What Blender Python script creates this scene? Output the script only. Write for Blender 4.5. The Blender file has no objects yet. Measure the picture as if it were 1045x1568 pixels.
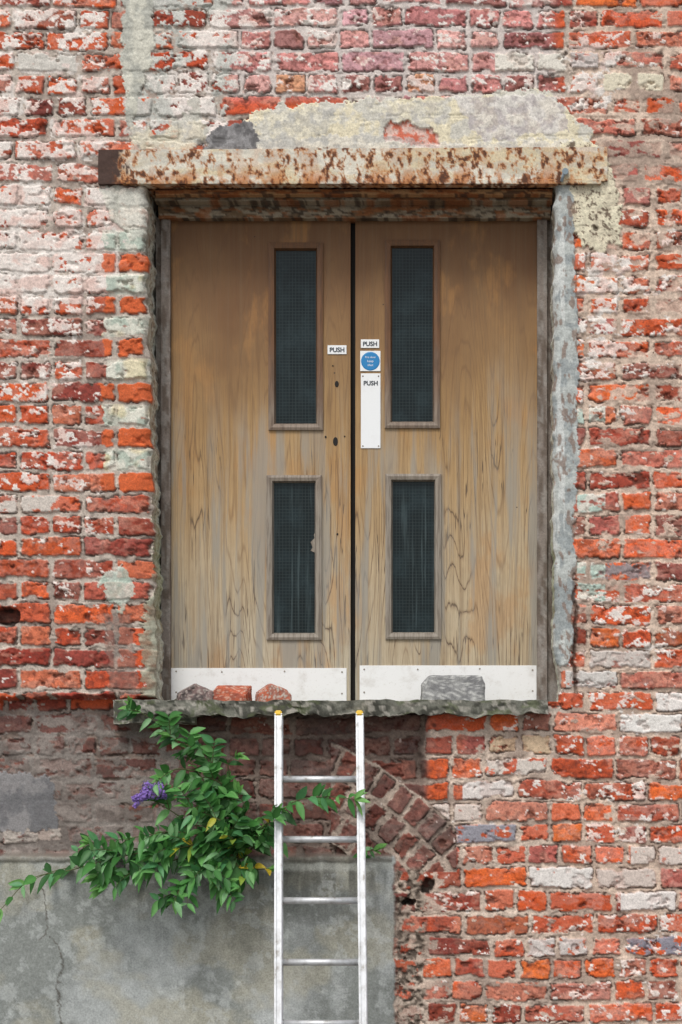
import bpy, bmesh, numpy as np, math, random
from mathutils import Vector, Matrix
random.seed(5)
S=0.0025; ZB=0.5; CD=7.5; CU=700.; CV=1128.
def X(u): return (u-522.5)*S
def Z(v): return ZB+(1568-v)*S
CX=X(CU); CZ=Z(CV)
def W(u,v,d=0.0):
    k=(CD+d)/CD
    return (CX+(X(u)-CX)*k, d, CZ+(Z(v)-CZ)*k)
# ---------- numpy noise ----------
TABS={}
def tab(s):
    if s not in TABS: TABS[s]=np.random.default_rng(s+1000).random((256,256)).astype(np.float32)
    return TABS[s]
def vn(x,y,seed):
    T=tab(seed).ravel(); xf=np.floor(x); yf=np.floor(y)
    fx=x-xf; fy=y-yf; fx=fx*fx*(3-2*fx); fy=fy*fy*(3-2*fy)
    xi=xf.astype(np.int32)&255; yi=yf.astype(np.int32)&255; x1=((xi+1)&255)<<8; y1=(yi+1)&255; xi=xi<<8
    a=T[xi+yi]; b=T[x1+yi]; c=T[xi+y1]; d=T[x1+y1]
    return (a+(b-a)*fx)*(1-fy)+(c+(d-c)*fx)*fy
def fbm(x,y,seed,o=4,g=.55):
    s=0;a=1.;t=0
    for i in range(o):
        s=s+a*vn(x*2**i+17.31*i+3.3*seed,y*2**i+9.17*i,seed+i); t+=a; a*=g
    return s/t
def hs(a,b,seed): return tab(seed)[a.astype(np.int64)&255,b.astype(np.int64)&255]
def ss(a,b,x):
    t=np.clip((x-a)/(b-a),0,1); return t*t*(3-2*t)
def lin(c):
    c=np.array(c,float)/255.; return np.where(c<.04045,c/12.92,((c+.055)/1.055)**2.4)
def mix(a,b,t): return a+(b-a)*t[...,None]
def sr(u,v,u0,v0,u1,v1,s=15):
    return ss(u0-s,u0+s,u)*(1-ss(u1-s,u1+s,u))*ss(v0-s,v0+s,v)*(1-ss(v1-s,v1+s,v))
def inpoly(u,v,pts):
    us=[p[0] for p in pts]; vs=[p[1] for p in pts]
    m=np.zeros(u.shape,bool)
    bb=(u>min(us))&(u<max(us))&(v>min(vs))&(v<max(vs))
    a=u[bb]; b=v[bb]; r=np.zeros(a.shape,bool); n=len(pts)
    for i in range(n):
        x0,y0=pts[i]; x1,y1=pts[(i+1)%n]
        if y0==y1: continue
        c=((b<y0)!=(b<y1))&(a<(x1-x0)*(b-y0)/(y1-y0)+x0)
        r^=c
    m[bb]=r; return m.astype(float)
# ---------- generic mesh builders ----------
def link(o,parent=None):
    bpy.context.scene.collection.objects.link(o)
    if parent: o.parent=parent
    return o
def empty(name):
    e=bpy.data.objects.new(name,None); e.empty_display_size=.1; return link(e)
def npmesh(name,V,F,col,mat,parent=None,smooth=True):
    me=bpy.data.meshes.new(name); V=np.asarray(V,np.float32).reshape(-1,3); F=np.asarray(F,np.int32).reshape(-1,4)
    me.vertices.add(len(V)); me.vertices.foreach_set('co',V.ravel())
    me.loops.add(F.size); me.loops.foreach_set('vertex_index',F.ravel())
    me.polygons.add(len(F)); me.polygons.foreach_set('loop_start',np.arange(0,F.size,4,dtype=np.int32))
    me.polygons.foreach_set('loop_total',np.full(len(F),4,np.int32))
    me.polygons.foreach_set('use_smooth',np.full(len(F),smooth))
    me.update(calc_edges=True)
    if col is not None:
        at=me.color_attributes.new('Col','FLOAT_COLOR','POINT')
        c=np.ones((len(V),4),np.float32); c[:,:3]=np.asarray(col).reshape(-1,3); at.data.foreach_set('color',c.ravel())
    me.materials.append(mat)
    return link(bpy.data.objects.new(name,me),parent)
def gridfaces(nr,nc,keep=None,flip=False):
    i=np.arange(nr*nc).reshape(nr,nc)
    q=np.stack([i[:-1,:-1],i[1:,:-1],i[1:,1:],i[:-1,1:]],-1)
    if flip: q=q[...,::-1]
    if keep is not None: return q[keep]
    return q.reshape(-1,4)
# ---------- materials ----------
class NT:
    def __init__(s,name,rough=.8,metal=0.):
        s.m=bpy.data.materials.new(name); s.m.use_nodes=True; s.t=s.m.node_tree
        s.b=s.t.nodes['Principled BSDF']; s.b.inputs['Roughness'].default_value=rough; s.b.inputs['Metallic'].default_value=metal
        s.pos=s.t.nodes.new('ShaderNodeNewGeometry').outputs['Position']
    def n(s,ty,**k):
        nd=s.t.nodes.new(ty)
        for a,b in k.items(): setattr(nd,a,b)
        return nd
    def put(s,sock,v):
        if isinstance(v,bpy.types.NodeSocket): s.t.links.new(v,sock)
        else: sock.default_value=v
    def math(s,op,a,b=0.,c=None,clamp=False):
        nd=s.n('ShaderNodeMath',operation=op,use_clamp=clamp); s.put(nd.inputs[0],a); s.put(nd.inputs[1],b)
        if c is not None: s.put(nd.inputs[2],c)
        return nd.outputs[0]
    def scale(s,vec,sc,loc=(0,0,0)):
        nd=s.n('ShaderNodeMapping'); s.put(nd.inputs['Vector'],vec); nd.inputs['Scale'].default_value=sc; nd.inputs['Location'].default_value=loc
        return nd.outputs[0]
    def noise(s,vec,scale=1.,detail=4.,rough=.55,dist=0.):
        nd=s.n('ShaderNodeTexNoise'); s.put(nd.inputs['Vector'],vec); nd.inputs['Scale'].default_value=scale
        nd.inputs['Detail'].default_value=detail; nd.inputs['Roughness'].default_value=rough; nd.inputs['Distortion'].default_value=dist
        return nd.outputs['Fac']
    def ramp(s,f,a,b,lo=0.,hi=1.):
        nd=s.n('ShaderNodeMapRange',interpolation_type='SMOOTHSTEP'); s.put(nd.inputs[0],f)
        for i,v in enumerate((a,b,lo,hi)): nd.inputs[i+1].default_value=v
        return nd.outputs[0]
    def mix(s,f,a,b,bt='MIX'):
        nd=s.n('ShaderNodeMix',data_type='RGBA',blend_type=bt); s.put(nd.inputs[0],f)
        for sock,v in ((nd.inputs[6],a),(nd.inputs[7],b)):
            if isinstance(v,bpy.types.NodeSocket): s.t.links.new(v,sock)
            else: sock.default_value=(*v[:3],1)
        return nd.outputs[2]
    def col(s,v):
        if isinstance(v,bpy.types.NodeSocket): s.t.links.new(v,s.b.inputs['Base Color'])
        else: s.b.inputs['Base Color'].default_value=(*v[:3],1)
    def bump(s,h,strength=.5,dist=.002):
        nd=s.n('ShaderNodeBump'); nd.inputs['Strength'].default_value=strength; nd.inputs['Distance'].default_value=dist
        s.put(nd.inputs['Height'],h); s.t.links.new(nd.outputs[0],s.b.inputs['Normal'])
def L3(*c): return tuple(float(x) for x in lin(c))
def attr_mat(name,rough=.92,fine=.35,bump=.6,dist=.003,sc=140):
    m=NT(name,rough); a=m.n('ShaderNodeAttribute',attribute_name='Col').outputs['Color']
    f1=m.noise(m.pos,sc,5.,.65); f2=m.noise(m.pos,sc*3.2,3.,.6)
    g=m.math('ADD',m.math('MULTIPLY',f1,.6),m.math('MULTIPLY',f2,.4))
    k=m.ramp(g,.3,.7,1-fine,1+fine)
    cc=m.n('ShaderNodeCombineColor'); 
    for i in range(3): m.put(cc.inputs[i],k)
    m.col(m.mix(1.,a,cc.outputs[0],'MULTIPLY')); m.bump(g,bump,dist); return m.m
M_wall=attr_mat('brick_masonry',.92,.30,.4,.002)
M_trim=attr_mat('weathered_trim',.85,.25,.4,.002,120)

# ---------- WALL ----------
H=33.8; V0=10.5
def brick(u,v):
    r=np.floor((v-V0)/H); fv=v-V0-r*H
    useR=((u>540)&(v>284))|(v>1072)
    anchor=np.where(useR,850.,228.)
    header=(np.mod(r,5)==3)
    Lr=np.where(header,50.,100.)
    jit=(hs(r,r*0+3,11)-.5)*np.where((v>284)&(v<1072),0,24)
    off=np.where(header,0.,np.mod(r,2)*50.)+jit
    uu=u-anchor-off; k=np.floor(uu/Lr); f=uu-k*Lr
    split=(~header)&(hs(k,r,12)<.22); hf=(f>50)&split
    f2=np.where(hf,f-50,f); L2=np.where(split,50,Lr); kid=k*2+hf+useR*37
    return r,kid,np.minimum(f2,L2-f2),np.minimum(fv,H-fv),u-f2+L2/2,v-fv+H/2,f2/L2-.5,fv/H-.5
def pick(pal,h):
    P=np.array([lin(c) for c in pal]); return P[np.minimum((h*len(P)).astype(int),len(P)-1)]
HOLES=[(12,944,20,15),(655,1357,11,12),(626,1382,12,5)]
PAINTED=[(1005,1113,1,(230,226,220)),(770,1219,.9,(218,210,204)),(862,1360,.9,(222,216,210)),(952,1360,.85,(205,190,180)),(1012,1396,.95,(226,218,212)),
 (1030,1079,.9,(228,222,216)),(978,122,1,(220,211,188)),(925,1050,.75,(205,200,194)),(716,1255,.75,(214,200,190)),(1028,1325,.8,(210,196,186)),(985,1005,.7,(200,190,182)),
 (800,1150,.75,(205,180,150)),(935,1010,.6,(200,190,182)),(30,105,.9,(216,210,200)),(75,95,.6,(210,205,196)),(795,1190,.6,(210,200,190)),(930,870,.5,(175,150,148)),(985,880,.5,(150,138,138)),
 (840,1440,.6,(205,196,190)),(760,1290,.5,(150,148,156)),(1000,1460,.4,(144,140,150)),(820,105,.95,(224,218,206)),(905,100,.5,(200,190,184)),(60,1285,.5,(186,176,166)),(30,770,.5,(206,196,186))]
def wall_eval(u,v):
    wu=u+(fbm(u/90,v/90,21,3)-.5)*9+(fbm(u/11,v/11,25,3)-.5)*4.2
    wv=v+(fbm(u/170,v/110,31,3)-.5)*13+(fbm(u/13,v/13,35,3)-.5)*5.
    r,k,du,dv,cu,cv,tu,tv=brick(wu,wv)
    ax,ay,R=300.,1640.,545.
    dx=wu-ax; dy=ay-wv; rad=np.hypot(dx,dy); th=np.arctan2(dx,np.maximum(dy,1e-3))
    arch=(rad<R)&(rad>R-142)&(u>505)&(v>1098)&(v<1335)&(u<700)
    ring=np.floor((R-rad)/47.); fr=(R-rad)-ring*47
    rm=R-ring*47-23; arc=th*rm+ring*15; kk=np.floor(arc/32.); fa=arc-kk*32
    r=np.where(arch,200+ring,r); k=np.where(arch,kk,k)
    du=np.where(arch,np.minimum(fa,32-fa),du); dv=np.where(arch,np.minimum(fr,47-fr),dv)
    tu=np.where(arch,fa/32-.5,tu); tv=np.where(arch,fr/47-.5,tv)
    h1=hs(k,r,41); h2=hs(k,r,42); h3=hs(k,r,43); h4=hs(k,r,44); h5=hs(k,r,45); h6=hs(k,r,47)
    q=6.; d=q-np.hypot(np.maximum(q-du,0),np.maximum(q-dv,0))
    n_e=fbm(u/9,v/9,51,3); n_m=fbm(u/45,v/45,55,3); n_c=fbm(u/17,v/15,57,4)
    right=ss(850,900,u); low=ss(1085,1100,v); ur=sr(u,v,885,60,2000,600,50)
    joint=1.5+n_e*3.0+(h3>.8)*1.2+ur*1.4+ss(.52,.72,n_c)*3.2+arch*.6
    m=ss(joint-.7,joint+1.0,np.where(d<5.9,d,np.minimum(du,dv)))
    gen=pick([(182,74,44),(202,90,46),(156,60,46),(188,88,58),(172,86,68),(136,60,50),(202,112,80),(188,78,46)],h1)
    bri=pick([(214,94,50),(204,100,60),(180,86,62),(192,112,94),(166,72,54),(208,132,108),(196,84,48),(172,94,84),(222,112,54)],h1)
    pnk=pick([(210,152,146),(200,132,130),(214,164,156),(214,156,120),(204,156,160),(206,138,132)],h1)
    drk=pick([(128,92,84),(108,78,72),(142,94,84),(118,96,90),(132,80,68),(126,100,92)],h1)
    C=mix(gen,bri,right*1.)
    C=mix(C,bri,low*ss(690,720,u))
    pz=sr(u,v,345,-900,850,150,14)
    C=mix(C,pnk,np.clip(pz,0,1))
    inf=sr(u,v,-900,1085,655,1320,8); inf=np.maximum(inf,arch*1.)
    C=mix(C,drk,inf*.97)
    n1=fbm(u/13,v/8,61,4,.65); n2=fbm(u/5,v/5,65,3); n3=fbm(u/26,v/15,69,4,.6)
    C=C*((.44+1.08*n1)*(.84+.32*h6))[...,None]
    C=mix(C,lin((210,160,138)),ss(.52,.64,n3+ (h4-.5)*.16)*(.36-.2*inf))
    C=mix(C,lin((92,44,36)),ss(.56,.65,n2)*.5)
    C=mix(C,lin((100,54,48)),ss(.74,.85,h5)*.5)
    C=mix(C,lin((216,92,38)),ss(.70,.78,hs(k,r,46))*.55*(1-inf)*(1-pz))
    mo=mix(np.broadcast_to(lin((188,176,164)),C.shape),lin((206,184,166)),np.clip(right+low*.6,0,1))
    mo=mo*((.54+.88*fbm(u/6,v/6,71,4,.65))*(.88+.24*n3))[...,None]
    mo=mix(mo,lin((126,106,96)),ss(.48,.64,n_m)*.5)
    mo=mix(mo,lin((136,118,108)),inf*.75*(1-arch*.8)); mo=mo*(1-.12*inf)[...,None]
    mo=mix(mo,lin((218,208,204)),pz*.6)
    lr=sr(u,v,-900,1085,300,1320,20)
    smd=.14+.46*ur+.24*sr(u,v,690,600,2000,1000,60)+.60*lr+.5*sr(u,v,600,1340,690,1800,14)+.06*low+.3*sr(u,v,0,1240,420,1320,10)
    sf=fbm(u/24,v/13,81,5,.6)+(.12-m*.10)+(h2-.5)*.18
    sm=ss(0,.035,sf-(.86-.5*smd))
    m2=m*(1-sm*.9)
    smc=mix(mo,np.broadcast_to(lin((146,140,134)),C.shape)*(.56+.88*n1)[...,None],lr*.75)
    col=mix(mix(mo,smc,sm),C,m2)
    crev=(1-ss(.5,1.6,np.abs(d-joint+.6)))*ss(.50,.57,fbm(u/22,v/9,59,3))*(1-sm)
    col=mix(col,lin((66,44,36)),crev*.75)
    soot=ss(.46,.62,fbm(u/40,v/24,63,4,.6))*inf*(1-cpz(u,v))
    col=mix(col,lin((84,72,66)),soot*.5)
    # flaking white paint
    zA=sr(u,v,198,-700,350,225,14)
    dens=.07+.40*sr(u,v,-900,-700,165,470,26)+.24*sr(u,v,-900,400,150,760,40)+.16*sr(u,v,-900,760,160,930,30)+.54*zA\
      +.5*sr(u,v,150,285,228,440,14)+.26*pz+.38*sr(u,v,850,60,960,170,20)+.24*sr(u,v,870,380,950,640,25)+.14*sr(u,v,900,300,1050,560,30)\
      +.14*sr(u,v,690,900,1045,1130,30)+.13*sr(u,v,690,1130,1900,1800,40)+.22*sr(u,v,0,250,60,420,30)+.08*right-.10*inf
    pf=fbm(u/14,v/9,91,3,.6)*.56+fbm(u/3.6,v/3.2,93,2)*.22+.02+h4*.16+.02+m*.05-(1-m)*.03
    pm=ss(0,.025,pf-(.80-.56*dens))
    pc=mix(np.broadcast_to(lin((236,228,220)),C.shape),lin((222,186,174)),ss(.46,.62,fbm(u/22,v/16,96,3))*.6*(1-zA*.8))
    pc=mix(pc,lin((190,194,186)),sr(u,v,190,-700,360,225,14)*ss(.4,.6,fbm(u/30,v/40,99,3))*.8)
    pc=pc*(.82+.34*fbm(u/4,v/4,98,3))[...,None]
    pc=pc*(1-.16*(1-m))[...,None]
    col=mix(col,pc,pm*.95)
    film=ss(.48,.58,fbm(u/20,v/12,105,5,.65)+(h3-.5)*.25)*(.20*sr(u,v,-900,-700,200,900,30)+.20*right+.10*low*(1-inf))
    col=mix(col,lin((218,174,160)),film*m)
    for (pu,pv,a,c) in PAINTED:
        rr=(np.abs(cu-pu)<50)&(np.abs(cv-pv)<H/2)&(~arch)
        near=rr&(np.abs(u-pu)<62)
        al=ss(.62-.5*a,.68-.5*a,fbm(u/12,v/9,111,4))*near*m
        col=mix(col,lin(c)*.98,al)
    row=np.round(r)
    qz=(u>158+14*(n_e-.5)+10*(hs(row,row*0+9,131)-.5))&(u<232)&(row>=10)&(row<=21)&(v<770)
    even=np.mod(row,2)==0
    qp=mix(np.broadcast_to(lin((216,216,202)),C.shape),lin((178,190,176)),ss(.45,.62,fbm(u/16,v/12,121,4)))
    qp=mix(qp,lin((222,204,150)),ss(.55,.7,fbm(u/26,v/26,123,2))*.5)
    qp=qp*(.8+.4*n1)[...,None]
    a=qz*even*ss(.20,.28,n1)*(.55+.45*m)
    col=mix(col,qp,a*.97)
    ob=lin((206,98,52))*(.60+.8*n1)[...,None]
    oz=qz*(~even)*m*(row>=11)
    col=mix(col,ob,oz*.92)
    qr=(u>884+6*(n_e-.5))&(u<928)&(row>=18)&(row<=27)&(hs(row,row*0+5,130)>.3)
    col=mix(col,mix(np.broadcast_to(lin((220,216,204)),C.shape),lin((182,202,190)),ss(.45,.55,n3)),qr*m*ss(.3,.4,n1)*.97)
    dep=.0075*(1-m)+(h2-.5)*.009*m+(tu*(h3-.5)+tv*(h4-.5))*.008*m
    dep=dep*(1-.6*sm)+crev*.007
    dep+=(n_e-.5)*.0034+(n2-.5)*.002-pm*.0010
    chip=ss(.60,.65,n_c+(1-ss(3,11,d))*.07)*m*(1-pm)
    dep+=chip*.0045; col=mix(col,col*.76+lin((176,70,36))*.14,chip*.7)
    # --- overlays (plaster, render) ---
    nxa=fbm(u/14,v/14,151,4,.6)-.5; nya=fbm(u/14,v/14,161,4,.6)-.5
    def over(pts,c1,c2,a=1.,hgt=-.003,sc=18,flat=.75,wp=24):
        nonlocal col,dep
        mk=inpoly(u+nxa*wp,v+nya*wp,pts)*a
        n=fbm(u/sc,v/sc,171,5,.6); cc=mix(np.broadcast_to(lin(c1),C.shape),lin(c2),ss(.42,.58,n))
        cc=cc*(.80+.40*fbm(u/6,v/6,175,3))[...,None]
        col=mix(col,cc,mk); dep=dep*(1-flat*mk)+mk*(hgt+(n-.5)*.006); return mk
    over([(190,-80),(228,-80),(236,20),(234,90),(214,140),(205,195),(190,200),(194,150),(186,100)],(204,202,188),(176,176,166))
    over([(370,232),(374,186),(392,163),(470,158),(560,150),(640,152),(720,143),(790,136),(850,140),(862,164),(880,186),(908,200),(905,232)],(224,214,186),(206,202,190))
    over([(690,150),(850,145),(870,200),(740,214)],(218,212,206),(176,166,168),.7,-.003,9)
    over([(400,170),(520,164),(500,205),(420,214)],(180,178,172),(220,214,196),.65,-.003,10)
    over([(560,160),(680,156),(690,190),(590,186)],(184,180,176),(222,216,196),.55,-.003,8)
    over([(588,194),(610,186),(640,192),(672,206),(676,224),(590,216)],(200,108,84),(214,182,170),1,.008,8)
    over([(392,212),(586,208),(700,222),(860,214),(905,232),(392,232)],(212,208,202),(172,170,166),.6)
    over([(306,234),(322,200),(345,190),(386,184),(398,232)],(142,140,140),(104,102,102))
    over([(300,150),(318,210),(290,232),(200,232),(195,180),(240,210)],(216,208,184),(188,186,174),.75)
    k4=over([(860,220),(925,222),(944,280),(952,310),(952,372),(915,388),(896,372),(872,350)],(220,212,186),(206,196,172))
    col=mix(col,lin((90,70,56)),k4*ss(.63,.66,fbm(u/5,v/5,181,3))*.85)
    over([(844,276),(866,270),(876,300),(880,420),(887,520),(884,600),(886,700),(880,800),(880,860),(876,1000),(864,1020),(844,1020)],(180,184,180),(150,156,156),1,-.003,20,.9,16)
    st=(u<866)&(u>844)&(v>284)&(v<1000)
    col=mix(col,lin((212,214,210)),st*ss(.46,.56,fbm(u/8,v/60,191,3))*.65)
    col=mix(col,lin((128,104,90)),((u>844)&(u<884)&(v>300)&(v<1010))*ss(.60,.66,fbm(u/7,v/16,195,3))*.75)
    over([(236,720),(260,700),(260,1070),(216,1062),(214,960),(226,880)],(172,174,154),(140,128,108),.85)
    over([(155,885),(190,862),(206,910),(190,940),(165,922)],(200,212,200),(172,196,182),.7)
    over([(160,935),(200,940),(212,1065),(168,1062)],(146,116,104),(104,94,88),.6,.006,10)
    over([(150,285),(240,285),(240,345),(205,372),(170,330)],(214,212,198),(188,190,178),.75)
    over([(-900,1186),(66,1186),(80,1205),(82,1274),(-900,1280)],(146,144,144),(118,118,120),.95,-.002,30,.95)
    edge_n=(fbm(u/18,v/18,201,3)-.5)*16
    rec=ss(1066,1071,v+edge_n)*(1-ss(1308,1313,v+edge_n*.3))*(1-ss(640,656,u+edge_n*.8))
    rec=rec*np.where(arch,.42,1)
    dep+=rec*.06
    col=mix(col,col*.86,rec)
    cn=(fbm(u/20,v/20,211,4)-.5)*12
    cp=ss(1309,1313,v+cn*.4)*(1-ss(603,607,u+cn))
    n=fbm(u/90,v/110,221,5); ns=fbm(u/16,v/120,231,4); nf=fbm(u/7,v/7,235,4)
    cc=mix(np.broadcast_to(lin((168,172,170)),C.shape),lin((136,140,136)),ss(.38,.60,n))
    cc=mix(cc,lin((172,168,150)),ss(.46,.66,fbm(u/80,v/60,241,4))*.6)
    stain=(1-ss(1330,1500,v+ (ns-.5)*220))*ss(100,230,u)*.8+ (1-ss(1320,1380,v))*.4
    cc=mix(cc,lin((88,88,82)),np.clip(stain*ss(.30,.62,ns+.04),0,1)*.8)
    cc=mix(cc,lin((190,194,192)),ss(.55,.64,fbm(u/22,v/22,251,6,.65))*.4)
    cc=mix(cc,lin((190,192,184)),(1-ss(4,12,np.abs(v-1325+cn)))*ss(300,420,u)*.5)
    cc=cc*(.82+.36*nf)[...,None]
    for pts in ([(66,1360),(74,1395),(72,1430),(92,1450),(98,1480),(88,1510),(96,1568),(90,1640)],[(72,1430),(60,1440)]):
        for i in range(len(pts)-1):
            (x0,y0),(x1,y1)=pts[i],pts[i+1]; t=np.clip(((u-x0)*(x1-x0)+(v-y0)*(y1-y0))/((x1-x0)**2+(y1-y0)**2),0,1)
            dd=np.hypot(u+(nf-.5)*12-(x0+t*(x1-x0)),v-(y0+t*(y1-y0)))
            ck=(1-ss(.6,1.8,dd)); cc=mix(cc,lin((84,78,70)),ck*.8)
    col=mix(col,cc,cp); dep=dep*(1-cp)+cp*(-.006+(n-.5)*.010+(nf-.5)*.0015)
    lip=(1-ss(3,9,np.abs(v-1313+cn*.4)))*(u<600)
    col=mix(col,lin((112,106,96)),lip*.6); dep-=lip*.008
    cr=sr(u,v,606,1330,652,1800,6)*ss(.4,.5,fbm(u/12,v/12,261,4))
    col=mix(col,mix(np.broadcast_to(lin((160,146,132)),C.shape),lin((100,88,78)),ss(.4,.6,nf)),cr); dep+=cr*(nf-.35)*.03
    for (hu,hv,a,b) in HOLES:
        e=np.hypot((u-hu+(n_e-.5)*8)/a,(v-hv+(n2-.5)*8)/b); g=1-ss(.85,1.1,e)
        dep+=g*.05; col=mix(col,lin((48,38,34)),g*.85)
    cx_=882+(fbm(v/20,v*0,271,3)-.5)*18
    ck=(1-ss(1.5,4.,np.abs(u-cx_)))*ss(860,920,v)*(1-ss(1050,1075,v)); dep+=ck*.02; col=mix(col,lin((84,64,54)),ck*.8)
    g=(1-ss(3,5,np.hypot(u-913,v-350))); dep+=g*.01; col=mix(col,lin((80,70,62)),g*.7)
    return dep,np.clip(col,0.01,.85)
def cpz(u,v): return (v>1320)*1.
fu=1.55
uu=np.concatenate([np.arange(-900,-50,8.),np.arange(-50,1094,fu),np.arange(1094,1960,8.)])
vv=np.concatenate([np.arange(-700,-20,8.),np.arange(-20,1580,fu),np.arange(1580,1768,6.),[1772.]])
U0,U1,VT,VB=228.,849.,279.,1074.
iu0=np.argmin(abs(uu-U0)); iu1=np.argmin(abs(uu-U1)); iv0=np.argmin(abs(vv-VT)); iv1=np.argmin(abs(vv-VB))
GU,GV=np.meshgrid(uu,vv)
dep,col=wall_eval(GU,GV)
def lshift(v): return -5+16*np.clip((v-300)/760,0,1)+(fbm(v/15,v*0,301,4)-.5)*13*ss(200,300,v)
def rshift(v): return (fbm(v/20,v*0,311,4)-.5)*9+8*ss(985,1040,v)
eu0,eu1=uu[iu0],uu[iu1]
inV=ss(250,284,GV)*(1-ss(1074,1110,GV))
sh=lshift(GV)*np.exp(-np.maximum(eu0-GU,0)/14)*(GU<540)*inV+rshift(GV)*np.exp(-np.maximum(GU-eu1,0)/14)*(GU>=540)*inV
rl=np.clip(1-(eu0-GU)/13.,0,1)*(GU<=eu0)+np.clip(1-(GU-eu1)/8.,0,1)*(GU>=eu1); rl*=((GV>VT)&(GV<VB))
dep=dep+.020*rl**2.2
P=np.stack([(GU+sh-522.5)*S,dep,ZB+(1568-GV)*S],-1)
keep=np.ones((len(vv)-1,len(uu)-1),bool); keep[iv0:iv1,iu0:iu1]=False
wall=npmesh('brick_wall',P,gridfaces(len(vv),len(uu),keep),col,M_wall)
def reveal(name,edge,col_i,sgn):
    vs=vv[iv0:iv1+1]; ds=np.linspace(0,1,26)
    A,B=np.meshgrid(ds,vs)
    shf=(lshift if sgn<0 else rshift)(B)
    y0=P[iv0:iv1+1,col_i,1][:,None]
    y=y0+(.27-y0)*A
    n=fbm(B/12,A*9,321,4); x=(edge+shf-522.5)*S+sgn*(-1)*(n-.5)*.010*np.minimum(A*6,1)
    c=mix(np.broadcast_to(lin((210,210,194)),A.shape+(3,)),lin((176,160,140)),ss(.42,.58,fbm(B/14,A*6,331,4)))
    c=mix(c,lin((226,226,214)),ss(.52,.6,fbm(B/7,A*8,341,4))*.8)
    c=mix(c,lin((96,82,66)),ss(.60,.68,fbm(B/5,A*14,351,4))*.7)
    c=mix(c,lin((140,160,110)),ss(750,850,B)*(1-ss(900,1000,B))*.4)
    e=col[iv0:iv1+1,col_i][:,None,:]; c=e+(c-e)*ss(.0,.30,A)[...,None]
    npmesh(name,np.stack([x,y,ZB+(1568-B)*S],-1),gridfaces(len(vs),26,flip=(sgn>0)),c,M_wall,wall)
reveal('jamb_left',eu0,iu0,-1); reveal('jamb_right',eu1,iu1,1)
M_dark=NT('dark_interior',.95); M_dark.col((.02,.018,.016)); M_dark=M_dark.m
def box(name,x0,x1,y0,y1,z0,z1,mat,parent=None,bev=0.):
    bm=bmesh.new(); bmesh.ops.create_cube(bm,size=1)
    for w in bm.verts: w.co=Vector(((x0+x1)/2+w.co.x*(x1-x0),(y0+y1)/2+w.co.y*(y1-y0),(z0+z1)/2+w.co.z*(z1-z0)))
    if bev: bmesh.ops.bevel(bm,geom=bm.edges[:],offset=bev,segments=2,affect='EDGES',profile=.6)
    me=bpy.data.meshes.new(name); bm.to_mesh(me); bm.free(); me.materials.append(mat)
    return link(bpy.data.objects.new(name,me),parent)
def boxW(name,u0,v0,u1,v1,d0,d1,mat,parent=None,bev=0.):
    a=W(u0,v1,d0); b=W(u1,v0,d0); return box(name,a[0],b[0],d0,d1,a[2],b[2],mat,parent,bev)
box('light_block_slab',X(-900),X(1953),.30,.6,0,Z(-700),M_dark,wall)  # unseen slab added behind wall and doorway to stop light leaking through
def rbox(name,x0,x1,y0,y1,z0,z1,res,amp,colf,parent=None,mat=M_trim,nsc=25.,rag=None):
    Vs=[];Fs=[];off=0
    c=((x0,x1),(y0,y1),(z0,z1))
    for ax in range(3):
        a,b=[i for i in range(3) if i!=ax]
        na=max(2,int((c[a][1]-c[a][0])/res)+1); nb=max(2,int((c[b][1]-c[b][0])/res)+1)
        A,B=np.meshgrid(np.linspace(*c[a],na),np.linspace(*c[b],nb))
        for s in (0,1):
            p=np.zeros(A.shape+(3,)); p[...,a]=A; p[...,b]=B; p[...,ax]=c[ax][s]
            flip=(s==0) if ax!=1 else (s==1)
            Fs.append(gridfaces(nb,na,flip=not flip)+off); Vs.append(p.reshape(-1,3)); off+=A.size
    V=np.concatenate(Vs); F=np.concatenate(Fs); V0_=V.copy()
    x,y,z=V0_.T
    for ax in range(3):
        V[:,ax]+=(fbm((x+.71*y)*nsc+ax*7,(z+.53*y)*nsc,401+ax*5,4)-.5)*amp*2
    if rag is not None: V=rag(V,V0_)
    cl=colf(*V0_.T)
    return npmesh(name,V,F,cl,mat,parent)
# ---------- LINTEL ----------
def lcol(x,y,z):
    u=x/S+522.5; v=1568-(z-ZB)/S; v=v+y/S*.6
    c=mix(np.broadcast_to(lin((218,212,196)),u.shape+(3,)),lin((208,190,150)),ss(.42,.6,fbm(u/50,v/20,411,3))*.7)
    c=mix(c,lin((184,180,170)),ss(.45,.6,fbm(u/25,v/12,415,4))*.5)
    c=mix(c,lin((186,118,62)),ss(.47,.62,fbm(u/26,v/34,429,5,.6))*(.25+.6*ss(248,278,v)))
    ru=fbm(u/6,v/9,421,4,.65)+.20*(fbm(u/60,v/40,425,3)-.5)+.09*ss(255,284,v)
    c=mix(c,lin((190,128,70)),ss(.49,.58,ru)*.75); c=mix(c,lin((134,76,40)),ss(.575,.63,ru)*.9); c=mix(c,lin((74,46,32)),ss(.64,.70,ru)*.85)
    c=mix(c,lin((72,52,44)),1-ss(180,192,u+(ru-.5)*60))
    return c
lint=rbox('steel_lintel',X(152),X(930),-.016,.24,Z(281),Z(229),.004,.0025,lcol,rag=lambda V,O:(V.__setitem__((slice(None),2),V[:,2]+(O[:,0]-X(540))/(X(930)-X(540))*.006) or V))
def l2(x,y,z): return lcol(x,y,z)*.92
rbox('bottom_flange',X(190),X(920),-.026,.03,Z(284),Z(279),.005,.0015,l2,lint)
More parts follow.
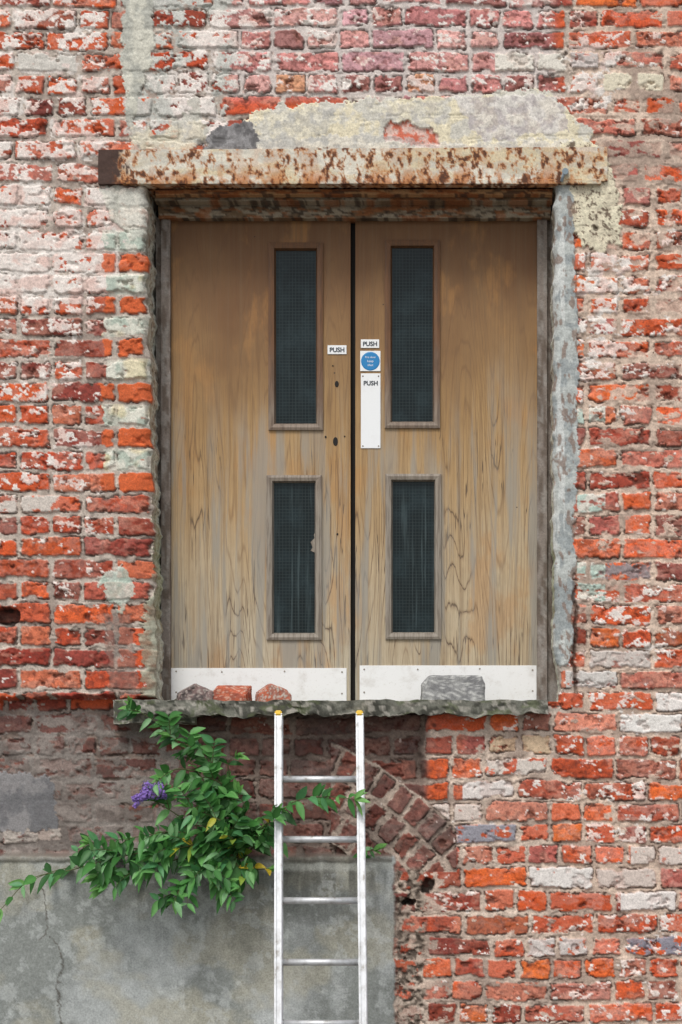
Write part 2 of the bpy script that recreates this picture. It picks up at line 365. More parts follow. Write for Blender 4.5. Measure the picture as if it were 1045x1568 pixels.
def headcol(x,y,z):
    u=x/S+522.5; v=(z-ZB)/S
    c=mix(np.broadcast_to(lin((158,146,126)),u.shape+(3,)),lin((118,96,72)),ss(.42,.58,fbm(u/30,v/5,431,4)))
    c=mix(c,lin((58,46,36)),ss(.53,.61,fbm(u/9,v/3,435,4))*.8); c=mix(c,lin((160,94,46)),ss(.53,.62,fbm(u/20,v/6,439,3))*.6); return c
def rustcol(x,y,z):
    u=x/S+522.5; v=(z-ZB)/S
    c=mix(np.broadcast_to(lin((150,90,48)),u.shape+(3,)),lin((178,136,94)),ss(.42,.58,fbm(u/30,v/3,441,4)))
    return mix(c,lin((66,46,36)),ss(.54,.62,fbm(u/12,v/3,445,4))*.8)
fr=empty('door_frame')
def rboxW(name,u0,v0,u1,v1,d0,d1,res,amp,cf,parent):
    a=W(u0,v1,d0); b=W(u1,v0,d0); return rbox(name,a[0],b[0],d0,d1,a[2],b[2],res,amp,cf,parent)
rboxW('head',243,313,843,334,.17,.25,.006,.003,headcol,fr)
rboxW('head_board',238,299,846,308,.10,.16,.006,.002,headcol,fr)
rboxW('rusty_strip',238,290,846,298,.05,.09,.006,.002,rustcol,fr)
def fcol(x,y,z):
    c=mix(np.broadcast_to(lin((136,126,118)),x.shape+(3,)),lin((104,92,82)),ss(.42,.58,fbm(x*90,z*9,451,4))); return mix(c,lin((160,156,150)),ss(.55,.62,fbm(x*60,z*20,455,4))*.5)
rboxW('jamb_l',247,333,261,1085,.19,.26,.008,.0012,fcol,fr)
rboxW('jamb_r',823,333,838,1085,.19,.26,.008,.0012,fcol,fr)
rboxW('stop_l',239,333,247,1085,.215,.26,.008,.0012,fcol,fr)
rboxW('stop_r',838,333,866,1085,.215,.26,.008,.0012,fcol,fr)
# ---------- DOORS ----------
def wood():
    m=NT('oak_veneer',.62)
    p=m.pos; sx=m.n('ShaderNodeSeparateXYZ'); m.put(sx.inputs[0],p); x,y,z=sx.outputs
    f=m.noise(m.scale(p,(4.6,1,.36)),1.,2.5,.45,.15)
    f2=m.noise(m.scale(p,(70,1,2.6)),1.,3.,.6)
    ff=m.math('ADD',m.math('MULTIPLY',f,38.),m.math('MULTIPLY',f2,.5))
    tri=m.math('ABSOLUTE',m.math('SUBTRACT',m.math('FRACT',ff),.5))
    line=m.ramp(tri,0.,.15,1.,0.)
    g=m.noise(m.scale(p,(20,1,.5)),1.,3.,.55,.1)
    g2=m.noise(m.scale(p,(160,1,8.)),1.,3.,.6)
    gg=m.math('ADD',m.math('MULTIPLY',g,13.),m.math('MULTIPLY',g2,.35))
    trg=m.math('ABSOLUTE',m.math('SUBTRACT',m.math('FRACT',gg),.5))
    crack=m.ramp(trg,.012,.085,1.,0.)
    crack2=m.ramp(tri,.005,.05,1.,0.)
    fine=m.noise(m.scale(p,(460,1,5.)),1.,4.,.65)
    streak=m.noise(m.scale(p,(60,1,.9)),1.,4.,.6)
    pore=m.ramp(m.noise(m.scale(p,(800,1,22.)),1.,2.,.5),.55,.68)
    blot=m.noise(m.scale(p,(3.,1,1.4)),1.,4.,.6)
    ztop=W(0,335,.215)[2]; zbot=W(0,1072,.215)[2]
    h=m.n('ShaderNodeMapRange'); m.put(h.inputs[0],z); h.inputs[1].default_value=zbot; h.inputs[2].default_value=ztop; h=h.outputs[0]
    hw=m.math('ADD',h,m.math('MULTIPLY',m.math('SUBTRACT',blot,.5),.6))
    c=m.mix(m.ramp(hw,.42,.98),L3(182,146,94),L3(112,74,38))  # wood weathers paler downward; dark top also has lintel shade in its colour
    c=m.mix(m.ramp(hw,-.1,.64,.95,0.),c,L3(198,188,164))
    c=m.mix(m.ramp(m.noise(m.scale(p,(5.,1,2.2),(3,0,7)),1.,5.,.6),.52,.62,0.,.42),c,L3(190,136,72))
    c=m.mix(m.math('MULTIPLY',line,.36),c,L3(104,70,38))
    c=m.mix(m.ramp(streak,.45,.68,0.,.42),c,L3(124,96,64))
    c=m.mix(m.ramp(fine,.35,.7,0.,.36),c,L3(114,86,56))
    c=m.mix(m.math('MULTIPLY',pore,.28),c,L3(86,64,44))
    reg=m.ramp(m.noise(m.scale(p,(6.,1,1.0),(9,0,2)),1.,4.,.6),.44,.52)
    brk=m.ramp(m.noise(m.scale(p,(90.,1,10.)),1.,2.,.5),.38,.48)
    cm=m.math('MULTIPLY',m.math('MULTIPLY',crack,reg),m.math('MULTIPLY',m.ramp(hw,.42,.70,1.,0.),brk))
    cm2=m.math('MULTIPLY',m.math('MULTIPLY',crack2,reg),m.ramp(hw,.40,.64,.8,0.))
    cm=m.math('MAXIMUM',cm,cm2)
    c=m.mix(m.math('MULTIPLY',cm,.85),c,L3(68,54,44))
    grey=m.math('MULTIPLY',m.ramp(m.noise(m.scale(p,(14.,1,.8),(1,0,5)),1.,4.,.6),.46,.58),m.ramp(hw,.35,.75,.78,0.))
    c=m.mix(grey,c,L3(150,146,136))
    vo=m.n('ShaderNodeTexVoronoi'); m.put(vo.inputs['Vector'],m.scale(p,(5.,1,5.))); vo.inputs['Scale'].default_value=1.6
    c=m.mix(m.ramp(vo.outputs['Distance'],.018,.034,.85,0.),c,L3(50,34,24))
    m.col(c)
    hh=m.math('SUBTRACT',m.math('MULTIPLY',fine,.5),m.math('ADD',m.math('MULTIPLY',cm,1.2),m.math('MULTIPLY',line,.2)))
    m.bump(hh,.5,.0015); return m.m
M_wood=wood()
def trimwood(name,c1,c2,zz=False):
    m=NT(name,.6); n=m.noise(m.scale(m.pos,(120,40,9) if not zz else (9,40,120)),1.,4.,.6); b=m.noise(m.pos,7.,3.)
    sx=m.n('ShaderNodeSeparateXYZ'); m.put(sx.inputs[0],m.pos)
    hz=m.ramp(m.math('ADD',sx.outputs[2],m.math('MULTIPLY',b,.5)),2.7,3.5)
    c=m.mix(hz,c2,c1); c=m.mix(m.ramp(n,.4,.65,0,.5),c,L3(74,56,42)); m.col(c); m.bump(n,.3,.001); return m.m
M_bead=trimwood('glazing_bead',L3(112,76,46),L3(150,141,128))
def glassmat():
    m=NT('wired_glass',.12); m.b.inputs['Specular IOR Level'].default_value=.16
    sx=m.n('ShaderNodeSeparateXYZ'); m.put(sx.inputs[0],m.pos)
    lines=[]
    for s in (sx.outputs[0],sx.outputs[2]):
        fr_=m.math('FRACT',m.math('MULTIPLY',s,1/.0128)); lines.append(m.ramp(m.math('ABSOLUTE',m.math('SUBTRACT',fr_,.5)),.36,.48))
    g=m.math('MAXIMUM',lines[0],lines[1])
    d=m.noise(m.pos,9.,4.,.6); st=m.noise(m.scale(m.pos,(70,1,2.2)),1.,4.,.6)
    c=m.mix(m.ramp(d,.4,.7),(.008,.014,.016),(.018,.030,.034))
    low=m.ramp(sx.outputs[2],2.3,2.9,.5,.10)
    c=m.mix(m.math('MULTIPLY',m.ramp(st,.54,.70),low),c,(.09,.125,.13))  # pale reflection streaks painted into the glass colour, stronger on lower panes
    c=m.mix(m.math('MULTIPLY',g,.40),c,(.060,.080,.080)); m.col(c)
    m.put(m.b.inputs['Roughness'],m.ramp(d,.3,.7,.08,.3)); m.bump(m.noise(m.pos,30.,2.),.12,.002); return m.m
M_glass=glassmat()
def paintmat(name,c,dirt,rough=.45,amt=.5,sc=14.):
    m=NT(name,rough); n=m.noise(m.pos,sc,6.,.65); n2=m.noise(m.pos,sc*9,4.,.6)
    k=m.mix(m.ramp(n,.5,.72,0,amt),c,dirt); k=m.mix(m.ramp(n2,.6,.72,0,amt),k,dirt); m.col(k); m.bump(n2,.15,.001); return m.m
M_white=paintmat('white_paint',L3(240,240,238),L3(184,176,164),.5,.35)
M_sign=paintmat('sign_plastic',L3(240,242,242),L3(210,206,200),.35,.2,20)
M_blue=paintmat('sign_blue',L3(28,128,188),L3(60,140,190),.35,.2)
M_ink=paintmat('sign_ink',L3(34,44,54),L3(60,64,70),.4,.2)
M_black=M_dark
door=empty('wooden_double_door'); DY=.215
wins={'L':[(417,378,490,653),(414,734,488,974)],'R':[(595,374,669,650),(596,732,671,973)]}
leaf={'L':(261.5,337,537,1090),'R':(544.5,337,823,1090)}
def slab(name,quads,mat,parent):
    bm=bmesh.new()
    for (u0,v0,u1,v1) in quads:
        a=W(u0,v1,DY); b=W(u1,v0,DY)
        vs=[bm.verts.new(c) for c in ((a[0],DY,a[2]),(b[0],DY,a[2]),(b[0],DY,b[2]),(a[0],DY,b[2]),(a[0],DY+.04,a[2]),(b[0],DY+.04,a[2]),(b[0],DY+.04,b[2]),(a[0],DY+.04,b[2]))]
        for f in ((0,1,2,3),(1,5,6,2),(4,0,3,7),(3,2,6,7),(4,5,1,0)): bm.faces.new([vs[i] for i in f])
    me=bpy.data.meshes.new(name); bm.to_mesh(me); bm.free(); me.materials.append(mat); return link(bpy.data.objects.new(name,me),parent)
def frame_mesh(name,u0,v0,u1,v1,w,mat,parent,prof=((0,.0),(0.,-.009),(.35,-.012),(.8,-.009),(1.,.010))):
    bm=bmesh.new(); rings=[]
    for (t,d) in prof:
        q=w*t; y=DY+d
        a=W(u0+q,v1-q,DY); b=W(u1-q,v0+q,DY)
        rings.append([bm.verts.new(c) for c in ((a[0],y,a[2]),(b[0],y,a[2]),(b[0],y,b[2]),(a[0],y,b[2]))])
    for r0,r1 in zip(rings,rings[1:]):
        for i in range(4): bm.faces.new((r0[i],r0[(i+1)%4],r1[(i+1)%4],r1[i]))
    me=bpy.data.meshes.new(name); bm.to_mesh(me); bm.free(); me.materials.append(mat); return link(bpy.data.objects.new(name,me),parent)
for s in 'LR':
    u0,v0,u1,v1=leaf[s]; (a0,b0,a1,b1),(c0,d0,c1,d1)=wins[s]
    q=[(u0,v0,u1,b0),(u0,b0,a0,b1),(a1,b0,u1,b1),(u0,b1,u1,d0),(u0,d0,c0,d1),(c1,d0,u1,d1),(u0,d1,u1,v1)]
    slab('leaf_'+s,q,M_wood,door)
    for i,(x0,y0,x1,y1) in enumerate(wins[s]):
        frame_mesh('glazing_bead_%s%d'%(s,i),x0-5.5,y0-6,x1+5,y1+6,11,M_bead,door)
        boxW('wired_glass_%s%d'%(s,i),x0-1,y0-1,x1+1,y1+1,DY+.012,DY+.02,M_glass,door)
boxW('gap_shade_strip',537,336,544.5,1090,DY+.03,DY+.05,M_black,door)  # near-black strip added behind the leaves, standing in for shade in the gap
boxW('kick_plate_l',262,1023,531,1090,DY-.003,DY-.0005,M_white,door,.0008)
boxW('kick_plate_r',551,1019,822,1090,DY-.003,DY-.0005,M_white,door,.0008)
def disc(name,u,v,r,d,mat,parent,th=.003,seg=20,asp=1.):
    bm=bmesh.new(); bmesh.ops.create_cone(bm,cap_ends=True,segments=seg,radius1=r,radius2=r*.9,depth=th)
    p=W(u,v,d)
    for w in bm.verts:
        x,y,z=w.co; w.co=Vector((p[0]+x,p[1]-z,p[2]+y*asp))
    bmesh.ops.recalc_face_normals(bm,faces=bm.faces)
    me=bpy.data.meshes.new(name); bm.to_mesh(me); bm.free(); me.materials.append(mat); return link(bpy.data.objects.new(name,me),parent)
for (u,v,r,a) in ((516,588,.008,1.6),(514,676,.010,1.8),(499,669,.004,1.2),(510,560,.003,1.),(517,818,.004,1.2),(528,668,.003,1.)): disc('lock_hole',u,v,r,DY-.001,M_black,door,.003,14,a)
for (u,v) in ((270,1028),(340,1029),(436,1028),(524,1029),(270,1060),(558,1025),(640,1025),(735,1024),(816,1026),(524,1062),(558,1060),(816,1058)):
    disc('screw',u,v,.0035,DY-.004,M_bead,door,.002,10)
bm=bmesh.new(); pts=[(486,812),(481,818),(482,824),(476,830),(479,838),(476,843),(484,847),(487,845)]
bm.faces.new([bm.verts.new(W(u,v,DY+.010)) for u,v in pts]); me=bpy.data.meshes.new('peeled_film'); bm.to_mesh(me); bm.free(); me.materials.append(M_bead); link(bpy.data.objects.new('peeled_film',me),door)
# signs
def text(s,u,v,h,mat,parent,d):
    c=bpy.data.curves.new('text_'+s,'FONT'); c.body=s; c.align_x='CENTER'; c.align_y='CENTER'; c.size=h; c.extrude=.0004; c.offset=.0006 if h>.02 else 0
    o=bpy.data.objects.new('tmp',c); link(o); dg=bpy.context.evaluated_depsgraph_get(); me=bpy.data.meshes.new_from_object(o.evaluated_get(dg))
    bpy.data.objects.remove(o); me.transform(Matrix.Rotation(math.pi/2,4,'X')); me.transform(Matrix.Translation(W(u,v,d)))
    me.materials.clear(); me.materials.append(mat); return link(bpy.data.objects.new('lettering',me),parent)
def sign(name,u0,v0,u1,v1):
    a=W(u0,v1,DY); b=W(u1,v0,DY); return box(name,a[0],b[0],DY-.0035,DY-.0004,a[2],b[2],M_sign,None,.0006)
s1=sign('push_sign',502,529,531,542.5); text('PUSH',516.5,536,.025,M_ink,s1,DY-.0042)
s2=sign('push_sign',553,520,581,533); text('PUSH',567,526.8,.024,M_ink,s2,DY-.0042)
s3=sign('fire_door_sign',552,537.5,583,568.5); disc('blue_disc',567.5,553,.037,DY-.0042,M_blue,s3,.001,32)
text('Fire door',567.5,547,.011,M_sign,s3,DY-.0052); text('keep',567.5,553,.013,M_sign,s3,DY-.0052); text('shut',567.5,559,.013,M_sign,s3,DY-.0052)
s4=sign('push_plate',553,572,583,686.5); text('PUSH',568,587,.024,M_ink,s4,DY-.0042)
for (u,v) in ((556,576),(580,576),(556,683),(580,683)): disc('screw',u,v,.003,DY-.0045,M_bead,s4,.001,8)
# ---------- SILL ----------
def silcol(x,y,z):
    u=x/S+522.5; v=(z-ZB)/S+y/S*.6
    c=mix(np.broadcast_to(lin((112,112,102)),u.shape+(3,)),lin((66,66,58)),ss(.42,.58,fbm(u/16,v/8,501,4)))
    c=mix(c,lin((90,98,66)),ss(.52,.62,fbm(u/25,v/12,505,4))*.6); c=mix(c,lin((158,154,144)),ss(.56,.64,fbm(u/9,v/5,509,4))*.8); return c
def silrag(V,O):
    u=O[:,0]/S+522.5; bot=O[:,2]<Z(1086); front=O[:,1]<-.02
    V[:,2]-=bot*(fbm(u/26,u*0,515,4)-.45)*.045*1.; V[:,1]+=front*(fbm(u/22,O[:,2]*30,521,4)-.5)*.03
    V[:,2]-=(O[:,2]>Z(1086))*(fbm(u/30,u*0,525,3)-.45)*.012
    return V
sill=rbox('stone_sill',X(203),X(838),-.075,.28,Z(1094),Z(1073),.006,.004,silcol,None,M_wall,22.,silrag)
def mortcol(x,y,z): return silcol(x,y,z)*1.25
rbox('mortar_bed',X(175),X(300),-.02,.06,Z(1108),Z(1072),.006,.012,mortcol,sill,M_wall,18.)
# ---------- RUBBLE ----------
def rubble(name,u0,v0,u1,v1,d0,dp,c1,c2,seed,cuts,rotz=0.,amp=.003,speck=None):
    a=W(u0,v1,d0); b=W(u1,v0,d0); w=b[0]-a[0]; h=b[2]-a[2]
    bm=bmesh.new(); bmesh.ops.create_cube(bm,size=1)
    for q in bm.verts: q.co=Vector((q.co.x*w,q.co.y*dp,q.co.z*h))
    for (nx,ny,nz,dd) in cuts:
        n=Vector((nx,ny,nz)).normalized(); g=bm.verts[:]+bm.edges[:]+bm.faces[:]
        bmesh.ops.bisect_plane(bm,geom=g,plane_co=n*dd,plane_no=n,clear_outer=True)
        ed=[e for e in bm.edges if e.is_boundary]
        if ed: bmesh.ops.contextual_create(bm,geom=ed)
    bmesh.ops.bevel(bm,geom=bm.edges[:],offset=.003,segments=2,affect='EDGES')
    bmesh.ops.triangulate(bm,faces=bm.faces[:])
    for _ in range(4):
        bmesh.ops.subdivide_edges(bm,edges=[e for e in bm.edges if e.calc_length()>.007],cuts=1)
        bmesh.ops.triangulate(bm,faces=bm.faces[:])
    me=bpy.data.meshes.new(name)
    for q in bm.verts: q.co=Matrix.Rotation(rotz,3,'Z')@q.co
    for q in bm.verts: q.co+=Vector(((a[0]+b[0])/2,d0+dp/2,a[2]+h/2))
    bm.to_mesh(me); bm.free()
    V=np.zeros(len(me.vertices)*3); me.vertices.foreach_get('co',V); V=V.reshape(-1,3); x,y,z=V.T.copy()
    for ax in range(3): V[:,ax]+=(fbm((x+.7*y)*45+ax*5+seed,(z+.5*y)*45,601+ax*4,4)-.5)*amp*2
    me.vertices.foreach_set('co',V.ravel())
    n=fbm((x+.7*y)*50+seed,(z+.5*y)*50,621,4); c=mix(np.broadcast_to(lin(c1),V.shape),lin(c2),ss(.42,.58,n))
    if speck: c=mix(c,lin(speck),ss(.56,.64,fbm((x+.7*y)*150,(z+.5*y)*150,631,3)))
    at=me.color_attributes.new('Col','FLOAT_COLOR','POINT'); cc=np.ones((len(V),4),np.float32); cc[:,:3]=c; at.data.foreach_set('color',cc.ravel())
    me.polygons.foreach_set('use_smooth',np.ones(len(me.polygons),bool)); me.materials.append(M_wall); me.update()
    return link(bpy.data.objects.new(name,me))
rubble('broken_stone',269,1046,322,1080,-.03,.12,(130,108,104),(94,84,82),3,[(-.6,0,1,.035),(1,.2,.5,.055),(.4,0,1,.036)],.2,.006,(166,154,146))
rubble('broken_brick',326,1049,380,1080,-.02,.10,(186,98,70),(158,86,68),8,[(-1,0,.7,.058),(.3,-.4,1,.038)],-.15,.003,(200,156,136))
rubble('broken_brick',392,1047,442,1078,-.03,.10,(190,104,76),(168,112,96),13,[(-.8,0,1,.042),(1,0,.9,.045),(.4,0,1,.032)],.25,.003,(192,182,170))
rubble('broken_concrete_block',645,1034,742,1078,-.05,.12,(150,150,148),(128,128,128),21,[(-1,0,.9,.105),(1,0,.4,.120)],.05,.003,(194,194,190))
# ---------- LADDER ----------
def alu():
    m=NT('aluminium',.45,.55); n=m.noise(m.pos,30.,4.); sc=m.noise(m.scale(m.pos,(300,300,12)),1.,3.)
    c=m.mix(m.ramp(n,.4,.65,0,.6),L3(212,214,216),L3(176,176,174)); c=m.mix(m.ramp(n,.60,.70,0,.6),c,L3(138,130,118)); m.col(c); m.put(m.b.inputs['Roughness'],m.ramp(sc,.3,.7,.38,.62)); return m.m
M_alu=alu(); M_yel=paintmat('yellow_plastic',L3(232,190,40),L3(170,130,50),.5,.4,40)
lad=empty('aluminium_ladder')
def obox(name,p,q,w,t,mat,parent,bev=.003):
    p=Vector(p);q=Vector(q); ax=(q-p); L=ax.length; ax.normalize(); sx=Vector((1,0,0)); sx=(sx-ax*sx.dot(ax)).normalized(); sy=ax.cross(sx)
    bm=bmesh.new(); bmesh.ops.create_cube(bm,size=1)
    for k in bm.verts: k.co=(p+q)/2+sx*(k.co.x*w)+sy*(k.co.y*t)+ax*(k.co.z*L)
    bmesh.ops.bevel(bm,geom=bm.edges[:],offset=bev,segments=2,affect='EDGES')
    me=bpy.data.meshes.new(name); bm.to_mesh(me); bm.free(); me.materials.append(mat); return link(bpy.data.objects.new(name,me),parent)
def rod(name,p,q,r,mat,parent,seg=16,flat=1.):
    p=Vector(p);q=Vector(q); d=q-p; bm=bmesh.new(); bmesh.ops.create_cone(bm,cap_ends=True,segments=seg,radius1=r,radius2=r,depth=d.length)
    R=d.to_track_quat('Z','Y').to_matrix()
    for k in bm.verts: k.co=(p+q)/2+R@k.co
    for f in bm.faces: f.smooth=len(f.verts)==4
    me=bpy.data.meshes.new(name); bm.to_mesh(me); bm.free(); me.materials.append(mat); return link(bpy.data.objects.new(name,me),parent)
yt=-.115; tz=W(0,1097,yt)[2]; yb=-.62
tl=Vector((W(427.3,1097,yt)[0],yt,tz)); tr=Vector((W(551.3,1097,yt)[0],yt,tz)); kx=(CD+yb)/CD
bl=Vector((CX+(X(427.)-CX)*kx,yb,0)); br=Vector((CX+(X(560.)-CX)*kx,yb,0))
for n_,p,q in (('rail_left',tl,bl),('rail_right',tr,br)):
    obox(n_,p,q,.023,.050,M_alu,lad); o_=Vector((0,-.028,0))
    for sx_ in (-.0095,.0095): obox(n_+'_flange',p+o_+Vector((sx_,0,0)),q+o_+Vector((sx_,0,0)),.004,.008,M_alu,lad,.001)
    ax=(p-q).normalized(); obox('end_cap',p-ax*.004,p+ax*.016,.026,.060,M_yel,lad,.004)
    obox('foot',q,q+ax*.05,.035,.065,M_black,lad,.004)
for rv in (1193,1285,1379,1474,1567,1658):
    best=min((abs(W(0,rv,(tl+(bl-tl)*t).y)[2]-(tl+(bl-tl)*t).z),t) for t in np.linspace(0,1,600)); t=best[1]
    p=tl+(bl-tl)*t; q=tr+(br-tr)*t; rod('rung',p,q,.0125,M_alu,lad)
    for e,sg in ((p,1),(q,-1)): rod('collar',e+Vector((sg*.011,0,0)),e+Vector((sg*.017,0,0)),.016,M_alu,lad)
# ---------- BUDDLEIA ----------
lm=NT('leaf',.5); la=lm.n('ShaderNodeAttribute',attribute_name='Col').outputs['Color']
lc=lm.mix(lm.ramp(lm.noise(lm.pos,60.,3.),.4,.7,0,.3),la,L3(70,120,58)); lm.col(lc)
tr_=lm.n('ShaderNodeBsdfTranslucent'); lm.put(tr_.inputs[0],lc); ms=lm.n('ShaderNodeMixShader'); ms.inputs[0].default_value=.3
lm.t.links.new(lm.b.outputs[0],ms.inputs[1]); lm.t.links.new(tr_.outputs[0],ms.inputs[2]); lm.t.links.new(ms.outputs[0],lm.t.nodes['Material Output'].inputs[0])
M_leafg=lm.m
plant=empty('buddleia_bush')
LV=[];LF=[];LC=[]
R=random.Random(11)
GREENS=[(76,138,66),(94,156,80),(58,112,52),(112,172,96),(88,150,96),(66,124,58),(48,96,46),(130,178,124)]
def leafm(base,dirv,L,wd,colr,droop):
    d=dirv.normalized(); up=Vector((R.uniform(-.5,.5),R.uniform(-1.,-.3),R.uniform(.2,1.))).normalized()
    side=d.cross(up).normalized(); nrm=side.cross(d).normalized()
    o=len(LV); prof=[(0,.06),(.16,.70),(.36,1.),(.6,.86),(.82,.48),(1,.02)]
    for t,w in prof:
        c=base+d*(L*t)+Vector((0,0,-1))*(droop*L*t*t)
        e=w*wd*.5; f=nrm*(e*.35)
        LV.extend([c-side*e+f,c,c+side*e+f]); LC.extend([colr,[x*1.25 for x in colr],colr])
    for i in range(len(prof)-1):
        a=o+i*3; LF.append((a,a+1,a+4,a+3)); LF.append((a+1,a+2,a+5,a+4))
ms_=NT('stem_bark',.8); ms_.col(ms_.mix(ms_.noise(ms_.pos,80.),L3(96,88,58),L3(72,96,50))); M_stem=ms_.m
def stemcurve(pts,r0,r1,name='stem'):
    c=bpy.data.curves.new(name,'CURVE'); c.dimensions='3D'; c.bevel_depth=1.; c.bevel_resolution=2; sp=c.splines.new('POLY'); sp.points.add(len(pts)-1)
    for i,p in enumerate(pts): sp.points[i].co=(*p,1); sp.points[i].radius=r0+(r1-r0)*i/(len(pts)-1)
    o=bpy.data.objects.new(name,c); c.materials.append(M_stem); link(o,plant)
def catmull(p,n=8):
    p=[Vector(q) for q in p]; p=[p[0]*2-p[1]]+p+[p[-1]*2-p[-2]]; out=[]
    for i in range(1,len(p)-2):
        for j in range(n):
            t=j/n; a,b,c,d=p[i-1],p[i],p[i+1],p[i+2]
            out.append(.5*((2*b)+(c-a)*t+(2*a-5*b+4*c-d)*t*t+(3*b-a-3*c+d)*t**3))
    out.append(p[-2]); return out
def branch(pts,step=20,L=(26,44),r0=.004,twigs=0,yel=0.,start=.12,lmul=1.):
    P_=catmull([W(*q) for q in pts]); stemcurve(P_,r0,.0012)
    acc=0; tot=sum((P_[i+1]-P_[i]).length for i in range(len(P_)-1)); s=0; ph=0
    for i in range(len(P_)-1):
        sg=P_[i+1]-P_[i]; s+=sg.length; acc+=sg.length
        if acc>step*S and s/tot>start:
            acc=0; ph+=1; d=sg.normalized()
            perp=d.cross(Vector((0,1,0))).normalized() if ph%2 else Vector((0,-1,0))
            perp=(perp+Vector((R.uniform(-.3,.3),R.uniform(-.4,.1),R.uniform(-.3,.3)))).normalized()
            for sgn in (1,-1):
                l=R.uniform(*L)*S*lmul*(1.05-.5*(s/tot)**3); dd=(d*R.uniform(.3,.9)+perp*sgn+Vector((0,-.25,-.1)))
                if dd.y>.2: dd.y*=.2
                c=lin(R.choice(GREENS)); 
                if R.random()<yel: c=lin(R.choice([(190,190,60),(150,176,70),(206,178,52)]))
                leafm(P_[i],dd,l,l*R.uniform(.38,.52),list(c*.9),R.uniform(.05,.5))
            if twigs and R.random()<twigs:
                dd=(d+perp*R.choice((-1,1))+Vector((0,-.4,.1))).normalized(); q=P_[i]; ln=R.uniform(26,50)*S
                T=[q+dd*ln*t+Vector((0,0,-.25*ln*t*t)) for t in (0,.25,.5,.75,1)]; stemcurve(T,.002,.001,'twig')
                for k,tq in enumerate(T[1:]):
                    for sgn in (1,-1):
                        pp=dd.cross(Vector((R.uniform(-.4,.4),1,R.uniform(-.4,.4)))).normalized()
                        l=R.uniform(18,32)*S*lmul; leafm(tq,dd*.6+pp*sgn+Vector((0,-.2,0)),l,l*R.uniform(.38,.52),list(lin(R.choice(GREENS))*.9),R.uniform(0,.4))
    for a in range(4):
        dd=(P_[-1]-P_[-3]).normalized()+Vector((R.uniform(-.7,.7),R.uniform(-.5,.1),R.uniform(-.7,.7))); l=R.uniform(14,28)*S; leafm(P_[-1],dd,l,l*.38,list(lin((118,174,92))*.9),.1)
r_=(372,1314,.0)
B=[([r_,(350,1262,-.05),(318,1205,-.10),(282,1150,-.13),(248,1112,-.14),(205,1084,-.16)],.5,0),
([r_,(352,1250,-.06),(338,1200,-.10),(318,1160,-.13),(262,1128,-.15)],.5,0),
([r_,(356,1240,-.04),(352,1195,-.08),(350,1168,-.10),(362,1158,-.12)],.3,0),
([r_,(392,1280,-.08),(420,1250,-.20),(455,1226,-.27),(505,1220,-.28),(543,1224,-.28)],.3,0),
([r_,(396,1288,-.05),(410,1262,-.16),(428,1240,-.26)],.5,.15),
([r_,(340,1296,-.10),(268,1298,-.17),(185,1312,-.22),(110,1332,-.26),(48,1346,-.28),(2,1392,-.3)],.25,0),
([r_,(330,1306,-.10),(262,1318,-.16),(210,1332,-.2),(158,1358,-.22)],.6,0),
([r_,(345,1285,-.08),(296,1262,-.13),(256,1238,-.16),(236,1226,-.17)],.6,0),
([r_,(352,1310,-.09),(310,1330,-.15),(285,1345,-.17),(268,1374,-.18)],.9,.08),
([r_,(378,1310,-.06),(392,1330,-.10),(412,1330,-.12)],.8,.1),
([r_,(330,1284,-.10),(260,1274,-.17),(196,1284,-.2),(140,1290,-.22)],.6,0),
([r_,(345,1290,-.10),(318,1290,-.15),(286,1296,-.18),(240,1306,-.2)],.9,.45),
([r_,(360,1275,-.1),(345,1262,-.15),(325,1250,-.17),(290,1236,-.19)],.9,.08),
([r_,(366,1290,-.1),(356,1284,-.18),(345,1276,-.22)],.9,.8),
([r_,(350,1300,-.1),(310,1312,-.14),(330,1345,-.17),(346,1352,-.18)],.8,.1),
([r_,(360,1318,-.1),(372,1338,-.14),(366,1356,-.16)],.5,.1),
([r_,(370,1270,-.04),(376,1240,-.07),(366,1215,-.09)],.6,0),
([(235,1306,-.2),(200,1300,-.2),(165,1322,-.22),(150,1340,-.23)],.5,0),
([(300,1180,-.12),(270,1178,-.13),(250,1190,-.14)],.4,0),
([(340,1200,-.1),(315,1190,-.13),(290,1200,-.14)],.5,0)]
for pts,tw,ye in B: branch(pts,twigs=tw*.85,yel=ye,step=17,start=.18,lmul=.9)
branch([(548,1318,.02),(556,1305,-.02),(572,1302,-.05)],12,(16,26),.002)
branch([(300,1312,.0),(230,1318,-.02),(100,1330,-.03),(40,1352,-.05)],26,(20,34),.003)
me=npmesh('foliage',[tuple(p) for p in LV],LF,LC,M_leafg,plant)
fm=NT('buddleia_flower',.7); fm.col(fm.mix(fm.noise(fm.pos,300.),L3(120,92,178),L3(158,128,204))); M_flw=fm.m
fd=NT('faded_flower',.8); fd.col(fd.mix(fd.noise(fd.pos,300.),L3(120,110,128),L3(110,96,80))); M_fad=fd.m
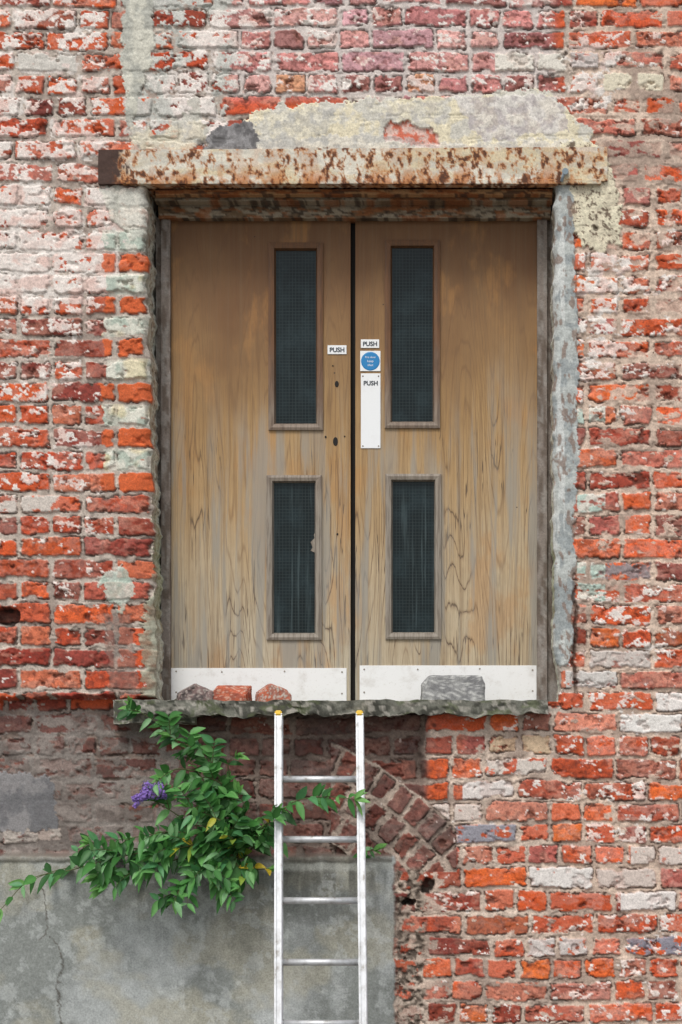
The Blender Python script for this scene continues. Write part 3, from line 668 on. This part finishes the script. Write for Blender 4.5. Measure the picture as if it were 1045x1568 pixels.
def panicle(name,a,b,rad,n,mat):
    a=Vector(W(*a)); b=Vector(W(*b)); ax=(b-a); V=[];F=[]
    s1_=ax.normalized().cross(Vector((0,1,0))).normalized(); s2_=ax.normalized().cross(s1_)
    for i in range(n):
        t=R.random()**1.2; rr=rad*(1-.75*t)*R.uniform(.55,1.); an=R.uniform(0,6.283); out=(s1_*math.cos(an)+s2_*math.sin(an)); c=a+ax*t+out*rr
        nrm=(out+Vector((R.uniform(-.5,.5),R.uniform(-.5,.5),R.uniform(-.5,.5)))).normalized(); e1=nrm.orthogonal().normalized(); e2=nrm.cross(e1)
        for k in range(4):
            an2=k*math.pi/2; dx=e1*math.cos(an2)+e2*math.sin(an2); dy=e1*-math.sin(an2)+e2*math.cos(an2); q=.0042; o=len(V)
            V+= [tuple(c),tuple(c+dx*q*.6+dy*q*.5),tuple(c+dx*q+nrm*q*.2),tuple(c+dx*q*.6-dy*q*.5)]; F.append((o,o+1,o+2,o+3))
    npmesh(name,V,F,None,mat,plant,False)
panicle('flower_panicle',(252,1208,-.20),(203,1224,-.21),.040,560,M_flw)
panicle('flower_panicle',(232,1200,-.20),(206,1236,-.21),.030,260,M_flw)
panicle('faded_panicle',(182,1318,-.22),(192,1340,-.22),.024,160,M_fad)
pipe=empty('vent_pipe'); M_pipe=paintmat('pipe_paint',L3(150,166,176),L3(120,110,96),.5,.5,30)
rod('stub',W(866,262,-.05),W(866,262,.02),.012,M_pipe,pipe); rod('drop',W(866,258,-.045),W(860,278,-.03),.006,M_pipe,pipe)
# ---------- GROUND ----------
g=NT('paving_ground',.9); n=g.noise(g.pos,1.2,5.); n2=g.noise(g.pos,60.,4.); g.col(g.mix(n,g.mix(n2,L3(104,102,98),L3(126,124,118)),L3(112,108,102))); g.bump(n2,.4,.004)
bm=bmesh.new(); bmesh.ops.create_grid(bm,x_segments=2,y_segments=2,size=150); me=bpy.data.meshes.new('ground'); bm.to_mesh(me); bm.free(); me.materials.append(g.m); link(bpy.data.objects.new('ground',me))
# ---------- LIGHT ----------
sc=bpy.context.scene
w=bpy.data.worlds.new('World'); sc.world=w; w.use_nodes=True; nt=w.node_tree; bg=nt.nodes['Background']
sky=nt.nodes.new('ShaderNodeTexSky'); sky.sky_type='NISHITA'; sky.sun_disc=False; sky.sun_elevation=math.radians(52); sky.sun_rotation=math.radians(200); sky.dust_density=3.; sky.air_density=1.
hsv=nt.nodes.new('ShaderNodeHueSaturation'); hsv.inputs['Saturation'].default_value=.3; nt.links.new(sky.outputs[0],hsv.inputs['Color']); nt.links.new(hsv.outputs[0],bg.inputs[0]); bg.inputs[1].default_value=.15
sl=bpy.data.lights.new('sun','SUN'); sl.energy=1.5; sl.angle=math.radians(16); sl.color=(1,.97,.93); so=link(bpy.data.objects.new('sun',sl)); so.rotation_euler=(math.radians(36),0,math.radians(-16)); so.location=(-2,-5,8)
sc.view_settings.view_transform='Standard'; sc.view_settings.look='None'; sc.view_settings.exposure=0
cam=bpy.data.cameras.new('camera'); co=link(bpy.data.objects.new('camera',cam)); co.location=(CX,-CD,CZ); co.rotation_euler=(math.pi/2,0,0)
HH=1568*S; cam.sensor_fit='VERTICAL'; cam.sensor_height=36; cam.lens=36*CD/HH; cam.shift_x=(X(522.5)-CX)/HH; cam.shift_y=(Z(784)-CZ)/HH; cam.clip_end=500
sc.camera=co
